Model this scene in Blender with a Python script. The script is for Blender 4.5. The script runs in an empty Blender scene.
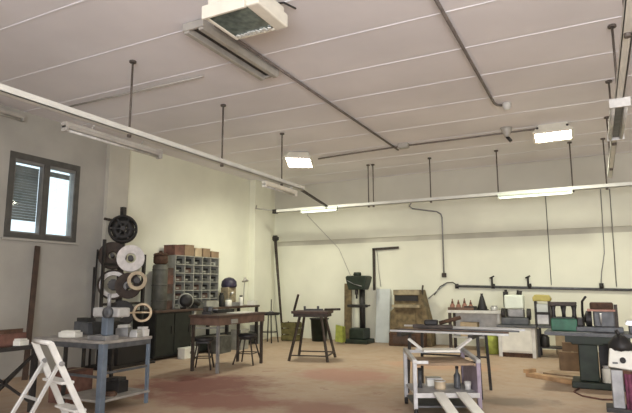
import bpy, bmesh, math, random
from mathutils import Vector, Matrix, Euler
random.seed(7)
PI = math.pi
sc = bpy.context.scene
C = sc.collection
V = Vector

# ------------------------------------------------------------------ materials
def mat(name, col, rough=0.6, metal=0.0, var=0.25, scale=6.0, bump=0.0, col2=None, emit=None, es=0.0, detail=4):
    m = bpy.data.materials.new(name); m.use_nodes = True
    nt = m.node_tree; b = nt.nodes['Principled BSDF']
    tc = nt.nodes.new('ShaderNodeTexCoord')
    n = nt.nodes.new('ShaderNodeTexNoise'); n.inputs['Scale'].default_value = scale; n.inputs['Detail'].default_value = detail
    nt.links.new(tc.outputs['Object'], n.inputs['Vector'])
    r = nt.nodes.new('ShaderNodeValToRGB')
    c2 = col2 or tuple(max(0, c * (1 - var)) for c in col)
    c1 = col if col2 else tuple(min(1, c * (1 + var * .6)) for c in col)
    r.color_ramp.elements[0].position = .34; r.color_ramp.elements[1].position = .66
    r.color_ramp.elements[0].color = (*c2, 1); r.color_ramp.elements[1].color = (*c1, 1)
    nt.links.new(n.outputs['Fac'], r.inputs['Fac']); nt.links.new(r.outputs['Color'], b.inputs['Base Color'])
    b.inputs['Roughness'].default_value = rough; b.inputs['Metallic'].default_value = metal
    if bump:
        bp = nt.nodes.new('ShaderNodeBump'); bp.inputs['Strength'].default_value = bump; bp.inputs['Distance'].default_value = .01
        nt.links.new(n.outputs['Fac'], bp.inputs['Height']); nt.links.new(bp.outputs['Normal'], b.inputs['Normal'])
    if emit:
        b.inputs['Emission Color'].default_value = (*emit, 1); b.inputs['Emission Strength'].default_value = es
    return m

def glass_mat(name, tint):
    m = bpy.data.materials.new(name); m.use_nodes = True
    nt = m.node_tree; nt.nodes.clear()
    o = nt.nodes.new('ShaderNodeOutputMaterial'); mx = nt.nodes.new('ShaderNodeMixShader')
    t = nt.nodes.new('ShaderNodeBsdfTransparent'); g = nt.nodes.new('ShaderNodeBsdfGlossy')
    n = nt.nodes.new('ShaderNodeTexNoise'); n.inputs['Scale'].default_value = 3
    rp = nt.nodes.new('ShaderNodeMapRange'); rp.inputs['To Min'].default_value = .03; rp.inputs['To Max'].default_value = .12
    nt.links.new(n.outputs['Fac'], rp.inputs['Value']); nt.links.new(rp.outputs[0], mx.inputs['Fac'])
    t.inputs['Color'].default_value = (*tint, 1); g.inputs['Roughness'].default_value = .05
    nt.links.new(t.outputs[0], mx.inputs[1]); nt.links.new(g.outputs[0], mx.inputs[2]); nt.links.new(mx.outputs[0], o.inputs['Surface'])
    return m

M = {}
def mk(k, *a, **kw): M[k] = mat(k, *a, **kw)
mk('wall_dim_grey', (.40, .385, .345), .85, var=.10, scale=1.3, bump=.08)
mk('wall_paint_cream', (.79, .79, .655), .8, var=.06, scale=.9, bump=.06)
mk('pilaster_paint', (.52, .50, .43), .85, var=.1, scale=1.3)
mk('wall_band', (.56, .54, .45), .85, var=.1, scale=1.5)
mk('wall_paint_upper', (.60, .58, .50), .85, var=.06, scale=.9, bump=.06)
mk('ceiling_panel', (.81, .785, .80), .9, var=.08, scale=.55, bump=.06)
mk('ceiling_joint', (.84, .83, .85), .9, var=.12, scale=1.2)
mk('dark_iron', (.035, .032, .03), .5, .3, var=.4, scale=9)
mk('dark_brown_iron', (.055, .042, .033), .6, .2, var=.4, scale=9)
mk('grey_steel', (.30, .30, .30), .45, .5, var=.25, scale=7)
mk('pale_steel', (.56, .56, .545), .35, .4, var=.15, scale=7)
mk('tray_white', (.72, .72, .66), .5, 0, var=.08, scale=4)
mk('galvanised', (.58, .57, .54), .5, .25, var=.15, scale=12)
mk('white_metal', (.62, .61, .57), .5, 0, var=.12, scale=8)
mk('white_paint', (.74, .73, .65), .5, 0, var=.10, scale=5)
mk('green_white', (.70, .76, .66), .5, 0, var=.08, scale=5)
mk('window_frame', (.085, .082, .075), .5, .1, var=.2)
mk('sash_grey', (.20, .20, .19), .5, .1, var=.15)
mk('rod_brown', (.12, .10, .085), .6, .2, var=.3)
mk('pipe_brown', (.17, .145, .13), .6, .1, var=.25)
mk('shutter', (.19, .20, .185), .7, 0, var=.2, scale=3)
mk('brown_rust', (.085, .045, .026), .8, .1, var=.4, scale=14, bump=.2)
mk('red_brown', (.15, .07, .05), .75, 0, var=.35, scale=9)
mk('dark_wood', (.07, .042, .03), .6, 0, var=.35, scale=6)
mk('bench_brown', (.14, .085, .06), .6, 0, var=.3, scale=6)
mk('ply_brown', (.33, .235, .15), .75, 0, var=.3, scale=5)
mk('plank_wood', (.46, .29, .15), .75, 0, var=.3, scale=7)
mk('cardboard', (.24, .165, .10), .85, 0, var=.2, scale=5)
mk('pale_card', (.45, .35, .23), .85, 0, var=.2, scale=5)
mk('bin_grey', (.085, .085, .073), .7, 0, var=.4, scale=9)
mk('bin_brown', (.09, .05, .036), .7, 0, var=.4, scale=9)
mk('bin_dark', (.022, .022, .019), .7, 0, var=.4, scale=9)
mk('shelf_grey', (.31, .31, .27), .6, .1, var=.2, scale=7)
mk('drum_grey', (.11, .11, .09), .6, .2, var=.3, scale=6)
mk('cart_blue', (.16, .20, .25), .5, .2, var=.2, scale=6)
mk('cart_grey', (.34, .32, .29), .6, .2, var=.25, scale=6)
mk('trolley_grey', (.46, .46, .46), .5, .3, var=.2, scale=8)
mk('trolley_mauve', (.30, .25, .31), .5, .2, var=.2, scale=8)
mk('reel_black', (.018, .016, .014), .6, .1, var=.4, scale=10)
mk('reel_brown', (.045, .03, .021), .7, .1, var=.4, scale=10)
mk('reel_white', (.72, .69, .66), .6, 0, var=.15, scale=10)
mk('hoop_tan', (.52, .42, .28), .6, 0, var=.25, scale=10)
mk('purple_cap', (.03, .025, .05), .5, 0, var=.2)
mk('bench_green', (.014, .017, .013), .6, .1, var=.3)
mk('machine_green', (.022, .115, .062), .45, .1, var=.3, scale=8)
mk('dark_green', (.02, .03, .02), .5, .2, var=.35, scale=6)
mk('olive', (.13, .115, .04), .7, 0, var=.3)
mk('lime_rag', (.33, .37, .07), .8, 0, var=.25, scale=9)
mk('machine_khaki', (.175, .13, .065), .65, .1, var=.45, scale=7)
mk('khaki_light', (.30, .25, .16), .65, .1, var=.35, scale=7)
mk('yellow', (.42, .36, .10), .5, 0, var=.2)
mk('copper', (.34, .17, .12), .5, .2, var=.25)
mk('board_bluish', (.60, .64, .62), .7, 0, var=.08, scale=3)
mk('maroon', (.17, .045, .085), .85, 0, var=.4, scale=10)
mk('black_plastic', (.015, .014, .014), .55, 0, var=.3)
mk('slate', (.11, .115, .12), .5, .3, var=.3, scale=8)
mk('lamp_cream', (.80, .77, .66), .5, 0, var=.06)
mk('lamp_grey', (.42, .40, .36), .5, .1, var=.12)
mk('lamp_dark_glass', (.16, .20, .18), .15, .1, var=.35, scale=12)
mk('foil_bits', (.85, .87, .84), .25, .3, var=.1)
mk('flood_glass_lit', (.9, .9, .8), .4, emit=(1.0, .97, .80), es=34)
mk('tube_glow', (.9, .9, .85), .4, emit=(.93, 1.0, .86), es=2.6)
mk('tube_faint', (.85, .88, .82), .4, emit=(.90, 1.0, .86), es=.45)
mk('tube_off', (.52, .51, .47), .4)
M['glass'] = glass_mat('window_glass', (.93, .98, 1.0))

def floor_shading():
    m = bpy.data.materials.new('stained_concrete'); m.use_nodes = True
    nt = m.node_tree; N = nt.nodes; L = nt.links; b = N['Principled BSDF']
    tc = N.new('ShaderNodeTexCoord')
    def noise(s, d=5, r=.55):
        n = N.new('ShaderNodeTexNoise'); n.inputs['Scale'].default_value = s; n.inputs['Detail'].default_value = d; n.inputs['Roughness'].default_value = r
        L.new(tc.outputs['Object'], n.inputs['Vector']); return n.outputs['Fac']
    def ramp(v, stops):
        r = N.new('ShaderNodeValToRGB'); e = r.color_ramp.elements
        e[0].position, e[0].color = stops[0][0], (*stops[0][1], 1); e[1].position, e[1].color = stops[-1][0], (*stops[-1][1], 1)
        for p, c in stops[1:-1]:
            k = e.new(p); k.color = (*c, 1)
        L.new(v, r.inputs['Fac']); return r.outputs['Color']
    def mix(f, a, c):
        x = N.new('ShaderNodeMix'); x.data_type = 'RGBA'
        L.new(f, x.inputs['Factor']); L.new(a, x.inputs['A'])
        if isinstance(c, tuple): x.inputs['B'].default_value = (*c, 1)
        else: L.new(c, x.inputs['B'])
        return x.outputs['Result']
    base = ramp(noise(1.1, 8, .68), [(.3, (.33, .225, .145)), (.5, (.42, .295, .20)), (.7, (.48, .375, .27))])
    fine = ramp(noise(5), [(.35, (.0, .0, .0)), (.75, (1, 1, 1))])
    base = mix(fine, base, (.45, .355, .265))
    # reddish spill patches, each with its own centre and size
    def blob(cx, cy, rx, ry, rot=0):
        mp = N.new('ShaderNodeMapping'); mp.vector_type = 'TEXTURE'
        mp.inputs['Location'].default_value = (cx, cy, 0); mp.inputs['Rotation'].default_value = (0, 0, rot); mp.inputs['Scale'].default_value = (rx, ry, 1)
        L.new(tc.outputs['Object'], mp.inputs['Vector'])
        g = N.new('ShaderNodeTexGradient'); g.gradient_type = 'SPHERICAL'; L.new(mp.outputs[0], g.inputs['Vector'])
        a = N.new('ShaderNodeMath'); a.operation = 'MULTIPLY_ADD'; L.new(noise(2.2, 6, .65), a.inputs[0]); a.inputs[1].default_value = 1.5; a.inputs[2].default_value = -.82
        s = N.new('ShaderNodeMath'); s.operation = 'ADD'; L.new(g.outputs['Fac'], s.inputs[0]); L.new(a.outputs[0], s.inputs[1])
        mr = N.new('ShaderNodeMapRange'); mr.inputs['From Min'].default_value = .12; mr.inputs['From Max'].default_value = .5; mr.inputs['To Max'].default_value = .85
        L.new(s.outputs[0], mr.inputs['Value']); return mr.outputs[0]
    for cx, cy, rx, ry, rot, col in [(-5.9, 7.3, 1.7, 1.5, .3, (.20, .06, .048)), (-4.9, 6.4, 1.6, .8, .2, (.27, .11, .085)), (-4.2, 9.2, 1.4, 1.2, 0, (.40, .21, .155)),
                                     (-2.9, 11.2, 1.6, 1.0, 0, (.50, .30, .20)), (-3.4, 6.6, .8, .6, .4, (.30, .16, .12)), (-1.2, 8.2, .8, .5, .3, (.22, .17, .12))]:
        base = mix(blob(cx, cy, rx, ry, rot), base, col)
    L.new(base, b.inputs['Base Color']); b.inputs['Roughness'].default_value = .62
    bp = N.new('ShaderNodeBump'); bp.inputs['Strength'].default_value = .08; L.new(noise(9), bp.inputs['Height']); L.new(bp.outputs[0], b.inputs['Normal'])
    return m
M['floor'] = floor_shading()

# ------------------------------------------------------------------ mesh helpers
class MB:
    def __init__(s): s.bm = bmesh.new()
    def _slot(s, faces, i, smooth):
        for f in faces: f.material_index = i; f.smooth = smooth
    def box(s, x0, x1, y0, y1, z0, z1, rot=None, slot=0, pivot=None):
        c = V(((x0+x1)/2, (y0+y1)/2, (z0+z1)/2))
        r = bmesh.ops.create_cube(s.bm, size=1)
        S = Matrix.Diagonal((abs(x1-x0), abs(y1-y0), abs(z1-z0), 1))
        Rm = Euler(rot).to_matrix().to_4x4() if rot else Matrix()
        if pivot is not None:
            p = V(pivot); m = Matrix.Translation(p) @ Rm @ Matrix.Translation(c-p) @ S
        else: m = Matrix.Translation(c) @ Rm @ S
        bmesh.ops.transform(s.bm, matrix=m, verts=r['verts'])
        fs = {f for v in r['verts'] for f in v.link_faces}; s._slot(fs, slot, False); return s
    def bar(s, p0, p1, w, h=None, up=(0, 0, 1), slot=0):
        p0, p1 = V(p0), V(p1); d = p1-p0; L = d.length; d.normalize(); h = h or w
        u = V(up)
        if abs(d.dot(u)) > .98: u = V((0, 1, 0))
        x = d.cross(u).normalized(); y = x.cross(d)
        vs = []
        for q in (p0, p1):
            for a, b in ((-1, -1), (1, -1), (1, 1), (-1, 1)): vs.append(s.bm.verts.new(q + x*a*w/2 + y*b*h/2))
        fs = [s.bm.faces.new([vs[i] for i in q]) for q in ((0, 3, 2, 1), (4, 5, 6, 7), (0, 1, 5, 4), (1, 2, 6, 5), (2, 3, 7, 6), (3, 0, 4, 7))]
        s._slot(fs, slot, False); return s
    def tube(s, pts, r, seg=10, slot=0, r1=None):
        pts = [V(p) for p in pts]; n = len(pts); rings = []
        prev = None
        for i, p in enumerate(pts):
            d = (pts[min(i+1, n-1)] - pts[max(i-1, 0)]).normalized()
            if prev is None:
                u = V((0, 0, 1)) if abs(d.z) < .9 else V((1, 0, 0)); x = d.cross(u).normalized()
            else: x = (prev - d*prev.dot(d)).normalized()
            prev = x; y = d.cross(x); rr = r if r1 is None else r + (r1-r)*i/(n-1)
            rings.append([s.bm.verts.new(p + (x*math.cos(2*PI*k/seg) + y*math.sin(2*PI*k/seg))*rr) for k in range(seg)])
        for a, b in zip(rings, rings[1:]):
            for k in range(seg):
                f = s.bm.faces.new([a[k], a[(k+1) % seg], b[(k+1) % seg], b[k]]); f.smooth = True; f.material_index = slot
        for ring, rev in ((rings[0], True), (rings[-1], False)):
            f = s.bm.faces.new(list(reversed(ring)) if rev else ring); f.material_index = slot
        return s
    def lathe(s, prof, c=(0, 0, 0), axis=(0, 0, 1), seg=24, slot=0, closed=False, smooth=True):
        c = V(c); a = V(axis).normalized(); u = V((1, 0, 0)) if abs(a.x) < .9 else V((0, 1, 0))
        x = a.cross(u).normalized(); y = a.cross(x); rings = []
        for r, h in prof:
            rings.append([s.bm.verts.new(c + a*h + (x*math.cos(2*PI*k/seg) + y*math.sin(2*PI*k/seg))*max(r, 1e-4)) for k in range(seg)])
        prs = list(zip(rings, rings[1:])) + ([(rings[-1], rings[0])] if closed else [])
        for p, q in prs:
            for k in range(seg):
                f = s.bm.faces.new([p[k], p[(k+1) % seg], q[(k+1) % seg], q[k]]); f.smooth = smooth; f.material_index = slot
        if not closed:
            s.bm.faces.new(list(reversed(rings[0]))).material_index = slot; s.bm.faces.new(rings[-1]).material_index = slot
        return s
    def ring(s, R, r, c, axis, seg=28, n=10, slot=0, flat=1.0):
        return s.lathe([(R + r*math.cos(2*PI*k/n), flat*r*math.sin(2*PI*k/n)) for k in range(n)], c, axis, seg, slot, closed=True)
    def prism(s, poly, y0, y1, slot=0, axis='y'):
        def P(a, b, t): return (a, t, b) if axis == 'y' else ((t, a, b) if axis == 'x' else (a, b, t))
        A = [s.bm.verts.new(P(a, b, y0)) for a, b in poly]; B = [s.bm.verts.new(P(a, b, y1)) for a, b in poly]
        n = len(poly); fs = [s.bm.faces.new(list(reversed(A))), s.bm.faces.new(B)]
        for i in range(n): fs.append(s.bm.faces.new([A[i], A[(i+1) % n], B[(i+1) % n], B[i]]))
        s._slot(fs, slot, False); return s
    def sphere(s, c, r, sc3=(1, 1, 1), slot=0, sub=2):
        q = bmesh.ops.create_icosphere(s.bm, subdivisions=sub, radius=r)
        bmesh.ops.transform(s.bm, matrix=Matrix.Translation(V(c)) @ Matrix.Diagonal((*sc3, 1)), verts=q['verts'])
        s._slot({f for v in q['verts'] for f in v.link_faces}, slot, True); return s
    def jitter(s, a, seed=1):
        rnd = random.Random(seed)
        for v in s.bm.verts: v.co += V((rnd.uniform(-a, a), rnd.uniform(-a, a), rnd.uniform(-a, a)))
        return s
    def build(s, name, m, parent=None, loc=None, rot=None, bevel=0):
        bmesh.ops.recalc_face_normals(s.bm, faces=s.bm.faces)
        me = bpy.data.meshes.new(name); s.bm.to_mesh(me); s.bm.free()
        for k in (m if isinstance(m, (list, tuple)) else [m]): me.materials.append(M[k])
        o = bpy.data.objects.new(name, me); C.objects.link(o)
        if parent: o.parent = parent
        if loc: o.location = loc
        if rot: o.rotation_euler = rot
        if bevel:
            b = o.modifiers.new('bevel', 'BEVEL'); b.width = bevel; b.segments = 2; b.limit_method = 'ANGLE'
        return o
def box(*a, **k): return MB().box(*a, **k)
def tag(o, label=None, cat=None, group=None, kind=None):
    if label: o['label'] = label
    if cat: o['category'] = cat
    if group: o['group'] = group
    if kind: o['kind'] = kind
    return o
def T(name, label, cat, loc=(0, 0, 0), rz=0, group=None):
    o = bpy.data.objects.new(name, None); C.objects.link(o); o.empty_display_size = .1
    o.location = loc; o.rotation_euler = (0, 0, rz); return tag(o, label, cat, group)
KIDS = {}
def copy_tree(o, parent=None):
    c = o.copy(); C.objects.link(c)
    if parent: c.parent = parent
    for ch in [k for k in bpy.data.objects if k.parent == o]: copy_tree(ch, c)
    return c
def struct(o, label=None): o['kind'] = 'structure'; return o

# ------------------------------------------------------------------ the room
XL, YB, ZC = -9.35, 15.07, 4.87
XR, YF = 7.0, -4.0
struct(box(XL-.3, XR+.3, YF-.3, YB+.3, -.15, 0).build('floor', 'floor'))
cb = MB().box(XL-.3, XR+.3, YF-.3, YB+.3, ZC, ZC+.2)
k = -7
while 3.88 + 1.105*k < YB:
    y = 3.88 + 1.105*k
    if y > YF: cb.box(XL, XR, y-.011, y+.011, ZC-.007, ZC+.01, slot=1)
    k += 1
struct(cb.build('ceiling', ['ceiling_panel', 'ceiling_joint']))
# left wall around its window
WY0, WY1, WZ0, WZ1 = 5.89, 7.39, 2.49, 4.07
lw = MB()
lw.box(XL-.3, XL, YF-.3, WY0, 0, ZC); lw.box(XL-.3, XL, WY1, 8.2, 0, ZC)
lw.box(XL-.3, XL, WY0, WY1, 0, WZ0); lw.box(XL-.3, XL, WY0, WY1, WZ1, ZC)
lw.box(XL-.3, XL, 8.2, YB+.3, 0, ZC, slot=1)  # same wall: dimness of the window stretch painted grey, lamplit stretch cream
struct(lw.build('wall_left', ['wall_dim_grey', 'wall_paint_cream']))
struct(box(XL, XL+.10, 8.05, 8.62, 0, ZC).build('trim_1', 'pilaster_paint'))
struct(box(XL, XL+.22, 13.55, 14.5, 0, ZC).build('trim_2', 'wall_paint_cream', bevel=.01))
bw = MB()
bw.box(XL-.3, XR+.3, YB, YB+.3, 0, 2.90); bw.box(XL-.3, XR+.3, YB+.05, YB+.3, 2.90, 3.05, slot=2); bw.box(XL-.3, XR+.3, YB-.015, YB+.3, 3.05, 4.1); bw.box(XL-.3, XR+.3, YB, YB+.3, 4.1, ZC, slot=1)  # recessed strip in a darker tone between the wall panels
struct(bw.build('wall_back', ['wall_paint_cream', 'wall_paint_upper', 'wall_band']))
struct(box(XR, XR+.3, YF-.3, YB, 0, ZC).build('wall_right', 'wall_paint_cream'))
fw = MB(); fw.box(XL, -1.5, YF-.3, YF, 0, ZC); fw.box(5.5, XR, YF-.3, YF, 0, ZC); fw.box(-1.5, 5.5, YF-.3, YF, 4.3, ZC)
struct(fw.build('wall_front', 'wall_paint_cream'))

# window
w = MB(); fx0, fx1 = XL-.12, XL+.02
for a in ((WY0, WY0+.10, WZ0, WZ1), (WY1-.09, WY1, WZ0, WZ1), (6.59, 6.70, WZ0, WZ1)): w.box(fx0, fx1, *a)
for a in ((WY0+.10, 6.59), (6.70, WY1-.09)): w.box(fx0, fx1, *a, WZ1-.12, WZ1); w.box(fx0, fx1, *a, WZ0, WZ0+.09)
win = struct(w.build('window_1', 'window_frame'))
for a in ((WY0+.10, 6.59), (6.70, WY1-.09)):
    w = MB(); q0, q1 = WZ0+.09, WZ1-.12
    w.box(fx0+.02, fx1-.02, a[0], a[0]+.025, q0, q1); w.box(fx0+.02, fx1-.02, a[1]-.025, a[1], q0, q1)
    w.box(fx0+.02, fx1-.02, a[0]+.025, a[1]-.025, q1-.05, q1); w.box(fx0+.02, fx1-.02, a[0]+.025, a[1]-.025, q0, q0+.03)
    w.build('sash', 'sash_grey', win)
w = MB()
for i in range(20): w.box(XL-.19, XL-.165, WY0+.1, 6.6, WZ1-.19-.052*(i+1), WZ1-.19-.052*i-.006)
tag(w.build('roller_shutter', 'shutter', win), 'grey roller shutter three quarters down')
w = MB()
for i in range(2): w.box(XL-.19, XL-.165, 6.72, WY1-.1, WZ1-.19-.052*(i+1), WZ1-.19-.052*i-.006)
w.build('roller_shutter', 'shutter', win)
for a in ((WY0+.12, 6.57), (6.72, WY1-.11)): box(XL-.075, XL-.069, a[0], a[1], WZ0+.11, WZ1-.16).build('pane', 'glass', win)
struct(box(XL, XL+.06, WY0-.05, WY1+.06, WZ0-.05, WZ0-.01).build('trim_3', 'wall_dim_grey'))

# ------------------------------------------------------------------ ceiling and suspended services
def tray(name, label, along, c0, c1, fixed, z, rods, w=.10, hh=.075, mt='tray_white'):
    t = T(name, label, 'cable tray', (fixed, c0, z) if along == 'y' else (c0, fixed, z))
    L = c1-c0; m = MB()
    def B(a0, a1, b0, b1, z0, z1): m.box(b0, b1, a0, a1, z0, z1) if along == 'y' else m.box(a0, a1, b0, b1, z0, z1)
    B(0, L, -w/2, w/2, -.012, 0); B(0, L, -w/2, -w/2+.008, -.012, hh); B(0, L, w/2-.008, w/2, -.012, hh)
    m.build('channel', mt, t)
    for rd in rods:
        q = rd-c0; p = MB()
        P = (lambda a, b, zz: (b, a, zz)) if along == 'y' else (lambda a, b, zz: (a, b, zz))
        p.tube([P(q, 0, -.02), P(q, 0, ZC-z)], .015, 8); p.tube([P(q, 0, ZC-z-.03), P(q, 0, ZC-z)], .05, 8); p.tube([P(q, 0, -.05), P(q, 0, .03)], .03, 8)
        p.build('hanger_rod', 'rod_brown', t)
    return t
tray('cable_tray', 'white suspended cable tray running along the left wall above the window', 'y', 1.5, 10.5, -5.8, 3.77, [3.2, 5.37, 7.53, 9.6], .12)
tray('cable_tray', 'suspended cable tray spanning the back wall over the drill press and white cabinet', 'x', -8.2, 1.6, 13.3, 3.75, [-5.3, -5.16, -3.6, -1.95, -.33, .35], .11)
tray('cable_tray', 'suspended cable tray at the far right edge carrying the right twin tube lamp', 'y', 3.0, 12.6, .40, 3.85, [5.3, 7.4, 9.5, 11.6], .08)

def batten(label, along, c, L, tubes=1, w=.10, glow='tube_off', body='lamp_cream', rz=0, group=None):
    t = T('batten_light', label, 'lamp', c, (PI/2 if along == 'y' else 0)+rz, group)
    m = MB().box(-L/2, L/2, -w/2, w/2, .03, .08); m.prism([(-w/2, .03), (w/2, .03), (w*.3, .0), (-w*.3, .0)], -L/2+.01, L/2-.01, axis='x')
    m.build('housing', body, t, bevel=.004)
    for q in ([0] if tubes == 1 else [-w*.32, w*.32]):
        MB().tube([(-L/2+.05, q, -.022), (L/2-.05, q, -.022)], .018, 10).build('tube', glow, t)
    for e in (-1, 1): box(e*(L/2-.03)-.02, e*(L/2-.03)+.02, -w/2, w/2, -.045, .03).build('end_cap', body, t, bevel=.004)
    return t
b = batten('unlit single tube batten hung under the left cable tray beside the window', 'y', (-5.94, 5.28, 3.625), 1.75, body='lamp_grey')
for e in (-.45, .45): MB().tube([(e, -.13, .16), (e, -.05, .13), (e, 0, .07)], .010, 6).build('bracket', 'galvanised', b)
batten('pinkish batten on the left wall just under the ceiling at the left picture edge', 'y', (XL+.07, 5.35, 4.69), 1.4, body='lamp_grey')
b = batten('unlit tube batten at the far end of the left cable tray', 'y', (-5.8, 9.55, 3.62), 1.3, body='lamp_cream')
MB().tube([(.45, 0, .08), (.45, 0, .14)], .03, 8).build('bracket', 'galvanised', b)
batten('glowing tube batten on the back tray left of the drill press', 'x', (-6.75, 13.2, 3.70), 1.15, glow='tube_glow', body='green_white')
batten('long pale green batten on the back tray above the white cabinet', 'x', (-1.14, 13.18, 3.69), 1.62, tubes=1, w=.14, glow='tube_glow', body='green_white')
# angled dark strut near the tray corner
o = MB().bar((-6.2, 10.97, 3.95), (-6.53, 13.3, 3.80), .05, .05).build('strut_channel', 'dark_brown_iron')
o.data.transform(Matrix.Translation((6.4, -12, -3.9))); o.location = (-6.4, 12, 3.9)
tag(o, 'short dark slanting channel between the left batten and the back tray', 'channel')

def ceiling_fixture():
    t = T('tube_light', 'long twin tube ceiling light with dark gap beside the open floodlight', 'lamp', (-4.22, 5.72, ZC-.012))
    L = 1.75
    box(-.16, .16, -L/2, L/2, -.05, 0).build('base_plate', 'lamp_grey', t, bevel=.005)
    for q, k in ((-.115, 'lamp_grey'), (.115, 'lamp_cream')):
        MB().prism([(q-.05, -.05), (q+.05, -.05), (q+.035, -.13), (q-.035, -.13)], -L/2, L/2).build('diffuser', k if k == 'lamp_grey' else 'lamp_grey', t, bevel=.006)
    for e in (-1, 1): box(-.165, .165, e*(L/2)-.02, e*(L/2)+.02, -.10, -.0).build('end_cap', 'lamp_grey', t, bevel=.006)
    box(-.05, .05, -L/2, L/2, -.07, -.045).build('slot', 'dark_iron', t)
ceiling_fixture()

def floodlight(label, loc, rot, s=(.66, .60, .24), lit=True):
    t = T('floodlight', label, 'lamp', loc); t.rotation_euler = rot
    w, d, h = s
    m = MB()
    lo = [(-w/2, -d/2), (w/2, -d/2), (w/2, d/2), (-w/2, d/2)]; hi = [(a*.72, b*.72) for a, b in lo]
    A = [m.bm.verts.new((a, b, 0)) for a, b in lo]; B = [m.bm.verts.new((a, b, h)) for a, b in hi]
    m.bm.faces.new(B)
    for i in range(4): m.bm.faces.new([A[i], A[(i+1) % 4], B[(i+1) % 4], B[i]])
    I = [m.bm.verts.new((a*.92, b*.92, .03)) for a, b in lo]; m.bm.faces.new(list(reversed(I)))
    for i in range(4): m.bm.faces.new([A[(i+1) % 4], A[i], I[i], I[(i+1) % 4]])
    m.build('housing', 'lamp_cream', t)
    r = MB(); q = .035
    r.box(-w/2-.01, w/2+.01, -d/2-.01, -d/2+q, -.025, .02); r.box(-w/2-.01, w/2+.01, d/2-q, d/2+.01, -.025, .02)
    r.box(-w/2-.01, -w/2+q, -d/2, d/2, -.025, .02); r.box(w/2-q, w/2+.01, -d/2, d/2, -.025, .02)
    r.build('rim', 'lamp_cream', t, bevel=.005)
    box(-w/2+.03, w/2-.03, -d/2+.03, d/2-.03, .002, .012).build('lens', 'flood_glass_lit' if lit else 'lamp_dark_glass', t)
    return t
f = T('floodlight', 'open unlit floodlight with greenish glass hung under the ceiling at top of picture', 'lamp', (-3.26, 4.62, 4.5))
m = MB(); m.box(-.36, -.31, -.32, .30, 0, .16); m.box(.20, .36, -.32, .30, 0, .16); m.box(-.31, .20, -.32, -.27, 0, .16); m.box(-.31, .20, .25, .30, 0, .16); m.box(-.33, .33, -.29, .27, .16, .24)
m.build('housing', 'lamp_cream', f, bevel=.02)
box(-.31, .20, -.27, .25, .012, .022).build('lens', 'lamp_dark_glass', f)
box(-.36, .20, -.345, -.315, -.02, .13).build('front_visor', 'lamp_cream', f, bevel=.006)
MB().bar((-.3, 0, .2), (-.3, 0, .36), .04, .02).bar((.3, 0, .2), (.3, 0, .36), .04, .02).bar((-.32, 0, .355), (.32, 0, .355), .05, .02).build('bracket', 'lamp_grey', f)
m = MB()
for i in range(9):
    a = -.26 + .052*i; m.box(a-.02, a+.02, .18+.02*random.random(), .25, -.006, .008, rot=(0, 0, random.uniform(-.6, .6)))
tag(m.build('reflector_shards', 'foil_bits', f), 'bright scraps along the far edge of the glass')
MB().tube([(.18, .1, .23), (.3, .3, .32), (.34, .5, .335)], .012, 6).build('cable', 'dark_iron', f)

f = floodlight('lit square floodlight under the ceiling near the back left corner', (-6.30, 11.25, 4.63), (-.30, .06, .30), (.66, .50, .18))
MB().bar((0, 0, .17), (0, .06, .235), .05, .03).build('bracket', 'lamp_grey', f)
f = floodlight('lit rectangular floodlight under the ceiling above the white cabinet', (-.58, 11.6, 4.62), (-.42, 0, .0), (.74, .34, .22))
MB().bar((0, 0, .2), (0, .07, .255), .06, .04).build('bracket', 'lamp_grey', f)
for q in (-.28, .28): MB().tube([(q, -.165, .10), (q, -.185, .105)], .025, 8).build('bolt', 'dark_iron', f)

t = T('tube_light', 'twin tube lamp seen end-on under the right hanging cable tray', 'lamp', (.40, 8.05, 3.78))
box(-.10, .10, -.85, .85, .0, .06).build('housing', 'galvanised', t, bevel=.005)
for q in (-.07, .07): MB().tube([(q, -.82, -.025), (q, .82, -.025)], .022, 10).build('tube', 'tube_off', t)
for e in (-.84, .84): box(-.115, .115, e-.02, e+.02, -.05, .065).build('end_cap', 'galvanised', t, bevel=.005)
box(-.04, .04, -.8, .8, -.012, .0).build('reflector', 'slate', t)

def pipe(name, label, cat, pts, r, m, seg=8):
    o = MB().tube([V(p)-V(pts[0]) for p in pts], r, seg).build(name, m, loc=pts[0]); return tag(o, label, cat)
zc = ZC-.042
pipe('conduit', 'long dark conduit along the ceiling beyond the twin tube ceiling light', 'pipe', [(-4.0, 5.0, zc), (-4.0, 12.0, zc)], .022, 'pipe_brown')
pipe('conduit', 'dark conduit crossing the ceiling from top centre to the white junction dome', 'pipe', [(-1.4, 2.0, zc), (-1.4, 9.6, zc), (-1.37, 9.75, zc), (-1.30, 9.8, zc)], .024, 'pipe_brown')
pipe('conduit', 'thin conduit on the ceiling above the left cable tray', 'pipe', [(-8.3, 6.22, zc), (-5.2, 6.22, zc)], .016, 'lamp_grey')
pipe('conduit', 'dark conduit along the ceiling at right picture edge', 'pipe', [(.62, 3.0, zc), (.62, 11.6, zc)], .028, 'pipe_brown')
pipe('cable', 'thin cable on the ceiling linking the two lit floodlights', 'cable', [(-6.1, 11.9, zc), (-5.0, 11.75, zc-.01), (-3.8, 11.7, zc), (-2.4, 11.6, zc-.03), (-1.5, 11.5, zc-.05), (-1.2, 11.6, zc-.02), (-.75, 11.55, zc-.04)], .02, 'pipe_brown')
o = MB().lathe([(.0, -.13), (.05, -.12), (.075, -.07), (.08, 0)], seg=18).build('junction_dome', 'white_metal', loc=(-1.22, 9.85, ZC)); tag(o, 'small white dome on the ceiling at the end of the straight dark conduit', 'junction box')
t = T('ceiling_sensor', 'small grey cone with a dark tip on the ceiling cable', 'sensor', (-1.45, 11.45, ZC))
MB().lathe([(.05, -.20), (.06, -.17), (.11, -.05), (.12, 0)], seg=18).build('cone', 'lamp_grey', t)
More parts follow.
